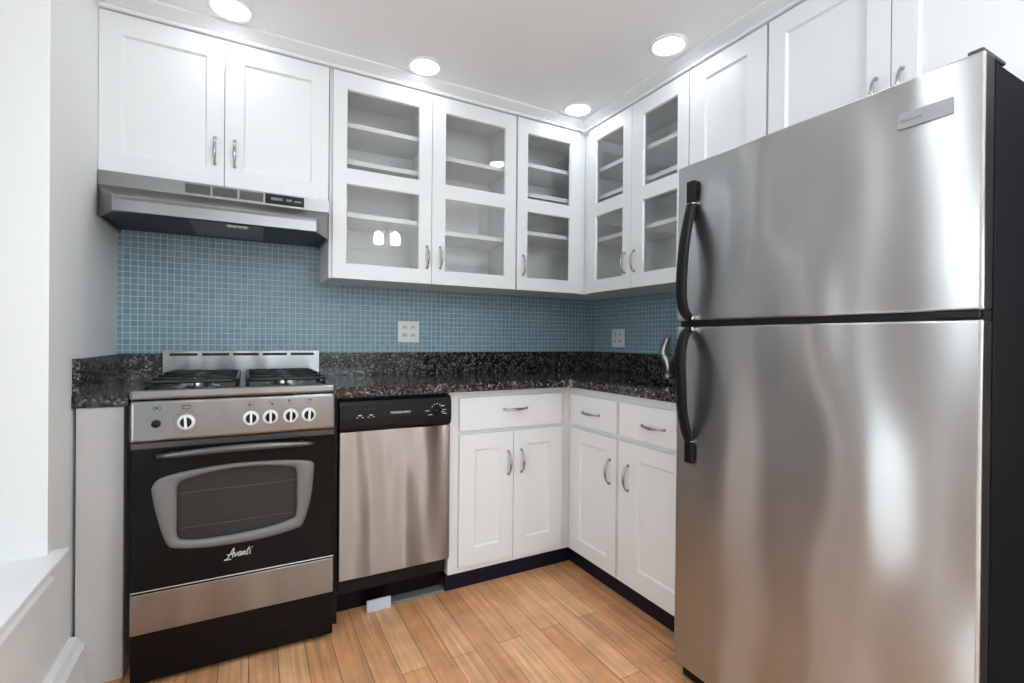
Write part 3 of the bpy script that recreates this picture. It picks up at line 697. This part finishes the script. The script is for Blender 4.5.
# script lettering
bm = B(); S = 0.0305; X0, Z0 = -2.064, 0.3625
strokes = [[(-.12, -.12), (.05, -.12), (.22, .1), (.45, .85), (.55, 1.0), (.58, .6), (.62, .1), (.7, .05)], [(.0, .42), (.2, .36), (.6, .46), (.75, .55)], [(-.12, -.12), (.2, -.16), (.55, -.12)],
           [(.75, .55), (.86, .1), (1.05, .52)], [(1.38, .5), (1.2, .52), (1.12, .25), (1.2, .1), (1.34, .3), (1.4, .5), (1.4, .15), (1.5, .12)], [(1.56, .52), (1.56, .1), (1.66, .42), (1.78, .5), (1.8, .12), (1.9, .15)],
           [(2.05, .95), (1.98, .4), (2.0, .12), (2.12, .14)], [(1.86, .62), (2.22, .68)], [(2.28, .52), (2.24, .2), (2.36, .12)]]
for st in strokes:
    pts = catmull([(X0+(x+y*0.25)*S, D0-0.0006, Z0+y*S) for x, y in st], 4); tube(bm, pts, 0.0013, 6)
tube(bm, [(X0+(2.34+.2)*S, D0-0.0006, Z0+.78*S), (X0+(2.38+.2)*S, D0-0.0006, Z0+.86*S)], 0.0018, 6)
obj('lettering', bm, MARK, od, 'white script lettering')
# warming drawer, kick panel, feet
bm = B(); box(bm, RA+0.003, RB-0.003, RFY, RFY+0.030, 0.1735, 0.2985, 0.002); obj('drawer_front', bm, STEEL_R, t, 'brushed steel drawer front')
bm = B(); box(bm, RA+0.003, RB-0.003, RFY+0.004, RFY+0.040, 0.092, 0.1725, 0.001); box(bm, RA+0.003, RB-0.003, RFY+0.008, RFY+0.040, 0.018, 0.090, 0.001); obj('kick_panel', bm, DARKRED, t)
for s in (RA+0.04, RB-0.04):
    for d in (RFY+0.055, -0.09):
        bm = B(); lathe(bm, [(0.020, 0.0), (0.021, 0.008), (0.014, 0.014), (0.010, 0.056)], (s, d, 0.0), 'z', 16); obj('foot', bm, BLACKPL, t)
# burners and grates
for s in (-2.165, -1.878):
    for d, r in ((-0.500, 0.046), (-0.215, 0.038)):
        bm = B(); lathe(bm, [(r+0.030, 0.9222), (r+0.026, 0.926), (r+0.010, 0.930), (r+0.004, 0.942), (r-0.004, 0.945), (0, 0.945)], (s, d, 0), 'z', 28)
        bu = obj('burner', bm, CHROME, t, 'polished burner ring')
        bm = B(); lathe(bm, [(r, 0.9452), (r+0.001, 0.950), (r-0.006, 0.954), (0, 0.955)], (s, d, 0), 'z', 28); obj('burner_cap', bm, IRON, bu, 'black burner cap')
GZ = 0.953
for s0, s1 in ((-2.296, -2.036), (-2.004, -1.746)):
    bm = B(); y0, y1 = -0.640, -0.095; r = 0.035
    loop = [(x, y, GZ) for x, y in arc(s1-r, y1-r, r, 0, 90, 5)+arc(s0+r, y1-r, r, 90, 180, 5)+arc(s0+r, y0+r, r, 180, 270, 5)+arc(s1-r, y0+r, r, 270, 360, 5)]
    tube(bm, loop, 0.0065, 8, True)
    sm = (s0+s1)/2; ym = (y0+y1)/2
    tube(bm, [(s0, ym, GZ), (s1, ym, GZ)], 0.0065, 8)
    for yc in (-0.500, -0.215):
        for dx_, dy_ in ((1, 0), (-1, 0), (0, 1), (0, -1)):
            far = (sm+dx_*(s1-s0)/2, yc, GZ) if dx_ else (sm, (y1 if yc > ym else ym) if dy_ > 0 else (ym if yc > ym else y0), GZ)
            tube(bm, [far, (sm+dx_*0.022, yc+dy_*0.022, GZ+0.001)], [0.0062, 0.0052], 8)
    for x in (s0, s1):
        for y in (y0+0.06, ym, y1-0.06): tube(bm, [(x, y, GZ), (x, y, 0.9225)], [0.0065, 0.0055], 8)
    obj('pan_grate', bm, IRON, t, 'black wire pan grate')

# ------------------------------------------------------------------ range hood
HA, HB = XL+0.004, -1.699
t = thing('range_hood', 'stainless steel range hood under the short white cabinet', 'range hood', (-2.09, 0, 1.51), BACK)
HF = -0.330
bm = B(); prism(bm, [(-0.0065, 1.600), (-0.0065, 1.6965), (HF, 1.6965), (HF, 1.644), (HF+0.02, 1.630), (-0.30, 1.600)], 'x', HA, HB); hb = obj('hood_body', bm, STEEL_H, t)
# visor: slopes out and down, mitred ends, rolled lip
bm = B()
L0 = [(HA, HF-0.001, 1.644), (HB, HF-0.001, 1.644)]
def vl(inset, d, z): return [(HA+inset, d, z), (HB-inset, d, z)]
rows = [vl(0.0, HF+0.001, 1.645), vl(0.060, -0.448, 1.588), vl(0.064, -0.458, 1.581), vl(0.065, -0.461, 1.570), vl(0.064, -0.459, 1.531), vl(0.068, -0.450, 1.527), vl(0.068, -0.446, 1.566), vl(0.062, -0.438, 1.580), vl(0.008, HF+0.002, 1.636)]
V = [[bm.verts.new(p) for p in r_] for r_ in rows]
for a, b_ in zip(V, V[1:]): bm.faces.new((a[0], a[1], b_[1], b_[0]))
bm.faces.new((V[0][0], V[0][1], V[-1][1], V[-1][0]))
for sd in (0, 1):
    bm.faces.new([r_[sd] for r_ in V])
obj('visor', bm, STEEL_H, t)
# mitred cheeks from the lip back to the wall
for a, sg in ((HA, 1), (HB, -1)):
    bm = B()
    S = ((a, -0.0065, 1.529, 1.60), (a, HF, 1.529, 1.643), (a+sg*0.064, -0.458, 1.5300, 1.584))
    loft(bm, [[(x, y, z0), (x, y, z1), (x+sg*0.007, y+0.004, z1), (x+sg*0.007, y+0.004, z0)] for x, y, z0, z1 in S])
    obj('side_cheek', bm, STEEL_H, t)
bm = B()
top = [(HA+0.008, -0.012, 1.545), (HB-0.008, -0.012, 1.545), (HB-0.008, HF, 1.538), (HB-0.072, -0.446, 1.537), (HA+0.072, -0.446, 1.537), (HA+0.008, HF, 1.538)]
loft(bm, [[(x, y, z+0.006) for x, y, z in top], top]); obj('underside_pan', bm, BLACKPL, t, 'black underside of the hood')
bm = B(); loft(bm, [[(-2.200, -0.436, 1.536), (-1.948, -0.436, 1.536), (-1.948, -0.09, 1.543), (-2.200, -0.09, 1.543)], [(-2.197, -0.433, 1.5315), (-1.951, -0.433, 1.5315), (-1.951, -0.093, 1.538), (-2.197, -0.093, 1.538)]])
fl = obj('grease_filter', bm, FILTER, t, 'grey mesh grease filter')
bm = B(); 
for k in range(4): box(bm, -2.075+k*0.017, -2.0605+k*0.017, -0.400, -0.365, 1.5275, 1.5315, 0.0015)
box(bm, -2.080, -2.005, -0.405, -0.360, 1.5310, 1.5335)
obj('light_cover', bm, plain('clear_ribbed_lens', (0.75, 0.75, 0.75), 0.12), t, 'small clear lamp cover under the hood')
for a0, a1 in ((-2.219, -2.136), (-2.129, -2.044), (-2.037, -1.952)):
    bm = B(); box(bm, a0, a1, HF-0.0012, HF+0.001, 1.654, 1.690)
    for k in range(7): box(bm, a0+0.002, a1-0.002, HF-0.003, HF-0.0012, 1.6565+k*0.0047, 1.6590+k*0.0047)
    obj('vent_grille', bm, plain('grey_vent', (0.10, 0.10, 0.10), 0.5, 0.3), hb, 'grey louvred vent grille')
bm = B(); box(bm, -1.945, -1.798, HF-0.0025, HF+0.001, 1.652, 1.692, 0.001); sp_ = obj('switch_panel', bm, BLACKPL, hb, 'black switch panel')
bm = B(); box(bm, -1.925, -1.880, HF-0.007, HF-0.0024, 1.666, 1.678, 0.002); box(bm, -1.868, -1.845, HF-0.007, HF-0.0024, 1.666, 1.678, 0.002)
box(bm, -1.836, -1.808, HF-0.0032, HF-0.0024, 1.668, 1.675); obj('switch', bm, SILVER, t)

# ------------------------------------------------------------------ dishwasher
DA, DB, DF = -1.6955, -1.2465, -0.6285
t = thing('dishwasher', 'narrow stainless dishwasher with black control panel under the counter', 'dishwasher', (-1.47, -0.3, 0), BACK)
bm = B(); box(bm, DA+0.004, DB-0.004, DF+0.045, -0.03, 0.10, 0.868); obj('body', bm, BLACKPL, t)
bm = B(); box(bm, -1.7150, DA-0.001, -0.600, -0.585, 0.0, 0.8745); obj('filler_strip', bm, BLACKPL, t, 'black filler strip beside the stove')
bm = B()
prism(bm, [(DF+0.044, 0.7415), (DF+0.044, 0.862), (DF+0.006, 0.862), (DF-0.002, 0.856), (DF-0.010, 0.842), (DF-0.012, 0.79), (DF-0.010, 0.762), (DF-0.004, 0.748), (DF+0.006, 0.7415)], 'x', DA, DB); dc = obj('control_panel', bm, BLACKPL, t, 'black plastic control panel')
E_ = DF-0.0125
bm = B()
for k in range(5): box(bm, -1.648+k*0.0175, -1.634+k*0.0175, E_-0.003, E_+0.001, 0.823, 0.836, 0.001)
obj('push_button', bm, SLOT, dc, 'row of black push buttons')
bm = B(); lathe(bm, [(0.017, 0.0), (0.016, 0.010), (0.0, 0.011)], (-1.311, E_, 0.803), 'y', 24); dl = obj('cycle_dial', bm, HANDLEBLK, dc, 'round black cycle dial')
bm = B(); box(bm, -1.3135, -1.3085, E_-0.018, E_-0.010, 0.787, 0.819, 0.001); obj('dial_grip', bm, HANDLEBLK, dl)
bm = B()
def dash(s, z, w, h=0.0016): box(bm, s-w/2, s+w/2, E_-0.0006, E_+0.0008, z-h/2, z+h/2)
for s in (-1.622, -1.580): dash(s, 0.803, 0.014, 0.003); dash(s-0.010, 0.795, 0.006, 0.0025); dash(s+0.010, 0.795, 0.006, 0.0025)
obj('button_marks', bm, MARK, dc); bm = B()
for a, b_ in ((-1.352, 0.805), (-1.285, 0.823), (-1.279, 0.806), (-1.287, 0.797), (-1.276, 0.790), (-1.340, 0.788)): dash(a, b_, 0.017, 0.0022)
for k in range(5): a = math.radians(35+k*27); dash(-1.311+0.026*math.cos(a), 0.806+0.026*math.sin(a), 0.004, 0.003)
obj('dial_marks', bm, MARK, dc)
lettering(dc, 'lettering', 'FRIGIDAIRE', 0.0125, (-1.505, E_-0.0002, 0.803), MARK, 0.15, font_w=1.25)
bm = B(); box(bm, DA, DB, DF, DF+0.040, 0.169, 0.7395, 0.004, 3); obj('door_panel', bm, STEEL_D, t, 'brushed stainless door panel')
bm = B(); box(bm, DA+0.01, DB-0.004, -0.520, -0.505, 0.0, 0.165); obj('kick_plate', bm, plain('black_kick', (0.006, 0.004, 0.0045), 0.25, spec=0.12), t)
bm = B(); box(bm, -1.480, DB-0.002, -0.570, -0.5205, 0.0, 0.012, 0.001); obj('base_rail', bm, GREYSTRIP, t, 'grey metal strip on the floor')
bm = B(); box(bm, -1.578, -1.482, -0.585, -0.5795, 0.0005, 0.046, 0.001); box(bm, -1.578, -1.482, -0.5795, -0.577, 0.0005, 0.046)
tag(obj('folded_card', bm, PAPER), 'small pale blue card standing on the floor under the dishwasher', 'card')

# ------------------------------------------------------------------ refrigerator (right run: s = -y, d = x)
t = thing('refrigerator', 'tall stainless top-freezer refrigerator with black curved handles', 'refrigerator', (1.80, -0.38, 0), RIGHT)
F0, F1, FF = 1.4190, 2.1760, -0.7665
bm = B(); box(bm, F0+0.006, F1-0.004, FF+0.066, -0.040, 0.035, 1.660, 0.004); obj('body', bm, FRIDGESIDE, t, 'textured black side of the fridge')
bm = B(); box(bm, F0+0.012, F1-0.010, FF+0.048, FF+0.066, 0.060, 1.650); obj('door_gasket', bm, BLACKPL, t)
bm = B(); box(bm, F0, F1, FF, FF+0.047, 1.1660, 1.6650, 0.006, 4); fz = obj('freezer_door', bm, STEEL_F, t, 'upper stainless freezer door')
bm = B(); box(bm, F0, F1, FF, FF+0.047, 0.0520, 1.1470, 0.006, 4); fd = obj('fridge_door', bm, STEEL_F, t, 'lower stainless fridge door')
bm = B(); box(bm, F0+0.010, F1-0.002, FF+0.010, FF+0.046, 1.1475, 1.1655); obj('mullion', bm, BLACKPL, t, 'black strip between the doors')
bm = B(); box(bm, F1-0.075, F1-0.004, FF-0.001, FF+0.0095, 1.1500, 1.1630, 0.002); obj('middle_hinge', bm, BLACKPL, t)
bm = B(); box(bm, F1-0.030, F1-0.004, FF+0.006, FF+0.115, 1.6655, 1.674, 0.0035, 3); obj('hinge_cover', bm, plain('grey_hinge_cover', (0.05, 0.05, 0.05), 0.4), t, 'dark top hinge cover')
bm = B(); box(bm, F0+0.012, F1-0.012, FF+0.030, FF+0.066, 0.004, 0.050, 0.002); obj('toe_grille', bm, BLACKPL, t)
for s in (F0+0.06, F1-0.06):
    for d in (FF+0.12, -0.10):
        bm = B(); lathe(bm, [(0.02, 0), (0.02, 0.01), (0.012, 0.016), (0.012, 0.036)], (s, d, 0), 'z', 14); obj('foot', bm, BLACKPL, t)
def bar(path, w, th):
    """flat bar, rounded section, in the plane across the door: path = [(out, z)]"""
    bm = B(); pts = catmull([(0, o, z) for o, z in path], 6); loops = []
    for i, p in enumerate(pts):
        d = (pts[min(i+1, len(pts)-1)]-pts[max(i-1, 0)]).normalized(); nx = Vector((0, d.z, -d.y))
        t_ = i/(len(pts)-1); ww = w*(0.86+0.14*math.sin(PI*t_))/2; hh = th/2; sec = []
        for a in range(12):
            an = 2*PI*a/12; ca, sa = math.cos(an), math.sin(an)
            q = (abs(ca)**0.6*math.copysign(1, ca)*ww, abs(sa)**0.6*math.copysign(1, sa)*hh)
            b_ = p+nx*q[1]; sec.append((1.482+q[0], FF-b_.y, b_.z))
        loops.append(sec)
    loft(bm, loops, smooth=True); return bm
def fhandle(par, path, zb0, zb1, cap_z, tip):
    bm = bar(path, 0.035, 0.022)
    h = obj('handle', bm, HANDLEBLK, par, 'black curved door handle')
    bm = B(); box(bm, 1.467, 1.497, FF-0.016, FF-0.0002, zb0, zb1, 0.004, 3); obj('handle_mount', bm, HANDLEBLK, h)
    bm = B(); box(bm, 1.4665, 1.4975, FF-0.0175, FF-0.0003, cap_z-0.002, cap_z+0.002, 0.0008)
    obj('chrome_ring', bm, CHROME, h, 'thin chrome ring on the handle'); bm = B(); box(bm, 1.468, 1.498, FF-0.018, FF-0.0003, tip-0.006, tip+0.006, 0.002)
    obj('end_clip', bm, CHROME, h, 'chrome clip at the handle end')
fhandle(fz, [(0.008, 1.532), (0.015, 1.505), (0.026, 1.462), (0.039, 1.400), (0.046, 1.335), (0.049, 1.275), (0.047, 1.232), (0.038, 1.200), (0.024, 1.182), (0.009, 1.173)], 1.538, 1.606, 1.534, 1.1735)
fhandle(fd, [(0.009, 1.139), (0.026, 1.128), (0.040, 1.106), (0.049, 1.065), (0.050, 1.010), (0.046, 0.945), (0.040, 0.880), (0.026, 0.828), (0.015, 0.800), (0.008, 0.787)], 0.716, 0.782, 0.786, 1.1390)
bm = B(); box(bm, 2.034, 2.129, FF-0.0035, FF-0.0002, 1.5600, 1.5940, 0.0012); bd = obj('name_plate', bm, plain('silver_plate', (0.36, 0.36, 0.365), 0.35, 0.9), fz, 'silver name plate')
lettering(bd, 'lettering', 'FRIGIDAIRE', 0.0095, (2.039, FF-0.0036, 1.5725), plain('grey_letters', (0.22, 0.22, 0.22), 0.4, 0.6), font_w=0.80)

# ------------------------------------------------------------------ wall outlets
def outlet(label, s, z, w, h, rz, cols):
    t = thing('wall_outlet', label, 'outlet', (s, -0.006, z), rz)
    bm = B(); box(bm, s-w/2, s+w/2, -0.0115, -0.0062, z-h/2, z+h/2, 0.002); obj('cover_plate', bm, IVORY, t)
    for c in cols:
        for q in (-0.021, 0.021):
            bm = B(); box(bm, s+c-0.0165, s+c+0.0165, -0.0135, -0.0112, z+q-0.0135, z+q+0.0135, 0.003); r_ = obj('socket', bm, IVORY, t)
            bm = B(); box(bm, s+c-0.0095, s+c-0.0055, -0.0139, -0.0133, z+q-0.005, z+q+0.005); box(bm, s+c+0.0055, s+c+0.0095, -0.0139, -0.0133, z+q-0.005, z+q+0.005)
            lathe(bm, [(0.0036, 0.0133), (0.0036, 0.0139)], (s+c, 0, z+q+0.0085), 'y', 10); obj('socket_slots', bm, SLOT, r_)
outlet('white square four-socket outlet plate on the blue tile above the dishwasher', -1.247, 1.139, 0.115, 0.114, BACK, (-0.023, 0.023))
outlet('white outlet plate on the right tiled wall left of the faucet', 0.254, 1.117, 0.113, 0.112, RIGHT, (-0.023, 0.023))

# ------------------------------------------------------------------ ceiling lights
def can(label, x, y, grp='recessed ceiling lights'):
    t = thing('recessed_light', label, 'ceiling light', (x, y, ZC), BACK, grp)
    bm = B(); lathe(bm, [(0.078, -0.0003), (0.080, -0.004), (0.078, -0.007), (0.068, -0.009), (0.062, -0.006), (0.062, -0.0003)], (x, y, ZC), 'z', 36); obj('trim_ring', bm, TRIM, t)
    bm = B(); lathe(bm, [(0.0615, -0.0015), (0.0615, -0.0055), (0.045, -0.0075), (0.0, -0.0085)], (x, y, ZC), 'z', 36); obj('lit_lens', bm, LAMP, t)
can('lit recessed light over the short cabinet, leftmost of the row', -2.067, -0.455)
can('lit recessed light above the double glass cabinet', -1.309, -0.440)
can('lit recessed light in the ceiling corner where the cabinets meet', -0.466, -0.447)
can('lit recessed light in front of the right-hand solid cabinet', -0.473, -1.088)
can('lit recessed light added as fill, unseen in the ceiling far behind', -1.75, -3.60, None)  # extra unseen lamp, added to brighten the fronts from behind
# unseen dome lamp added as fill light, on the middle of the ceiling
DOMEFILL = emit('fill_opal_dome', (0.88, 0.955, 1.0), DOME_EMIT)
t = thing('fill_dome_light', 'added fill light, an unseen opal dome on the middle of the ceiling', 'ceiling light', (-1.52, -1.75, ZC), BACK)
bm = B(); lathe(bm, [(0.150, -0.0005), (0.152, -0.010), (0.148, -0.014), (0.144, -0.012), (0.144, -0.0005)], (-1.52, -1.75, ZC), 'z', 36); obj('base_ring', bm, CHROME, t)
bm = B(); lathe(bm, [(0.143, -0.010), (0.138, -0.024), (0.120, -0.042), (0.085, -0.055), (0.040, -0.061), (0.0, -0.062)], (-1.52, -1.75, ZC), 'z', 36); obj('glass_dome', bm, DOMEFILL, t)
# fan light further back in the room (seen mirrored in the cabinet glass)
t = thing('ceiling_fan_light', 'lit frosted-shade ceiling fixture hanging further back in the room', 'ceiling light', (-0.72, -3.20, ZC), BACK)
cx, cy = -0.72, -3.20
bm = B(); lathe(bm, [(0.07, -0.0005), (0.07, -0.02), (0.02, -0.03), (0.02, -0.06), (0.07, -0.07), (0.08, -0.10), (0.05, -0.125), (0.0, -0.13)], (cx, cy, ZC), 'z', 24); obj('canopy', bm, CHROME, t)
for k in range(4):
    a = math.radians(59+90*k); ca, sa = math.cos(a), math.sin(a)
    pts = catmull([(cx+ca*0.04, cy+sa*0.04, ZC-0.11), (cx+ca*0.09, cy+sa*0.09, ZC-0.095), (cx+ca*0.12, cy+sa*0.12, ZC-0.12)], 5)
    bm = B(); tube(bm, pts, 0.008, 8); ar = obj('arm', bm, CHROME, t)
    bm = B(); lathe(bm, [(0.015, -0.12), (0.034, -0.140), (0.045, -0.18), (0.050, -0.205), (0.042, -0.215), (0.0, -0.216)], (cx+ca*0.12, cy+sa*0.12, ZC), 'z', 20); obj('lamp_shade', bm, SHADELIT, ar)
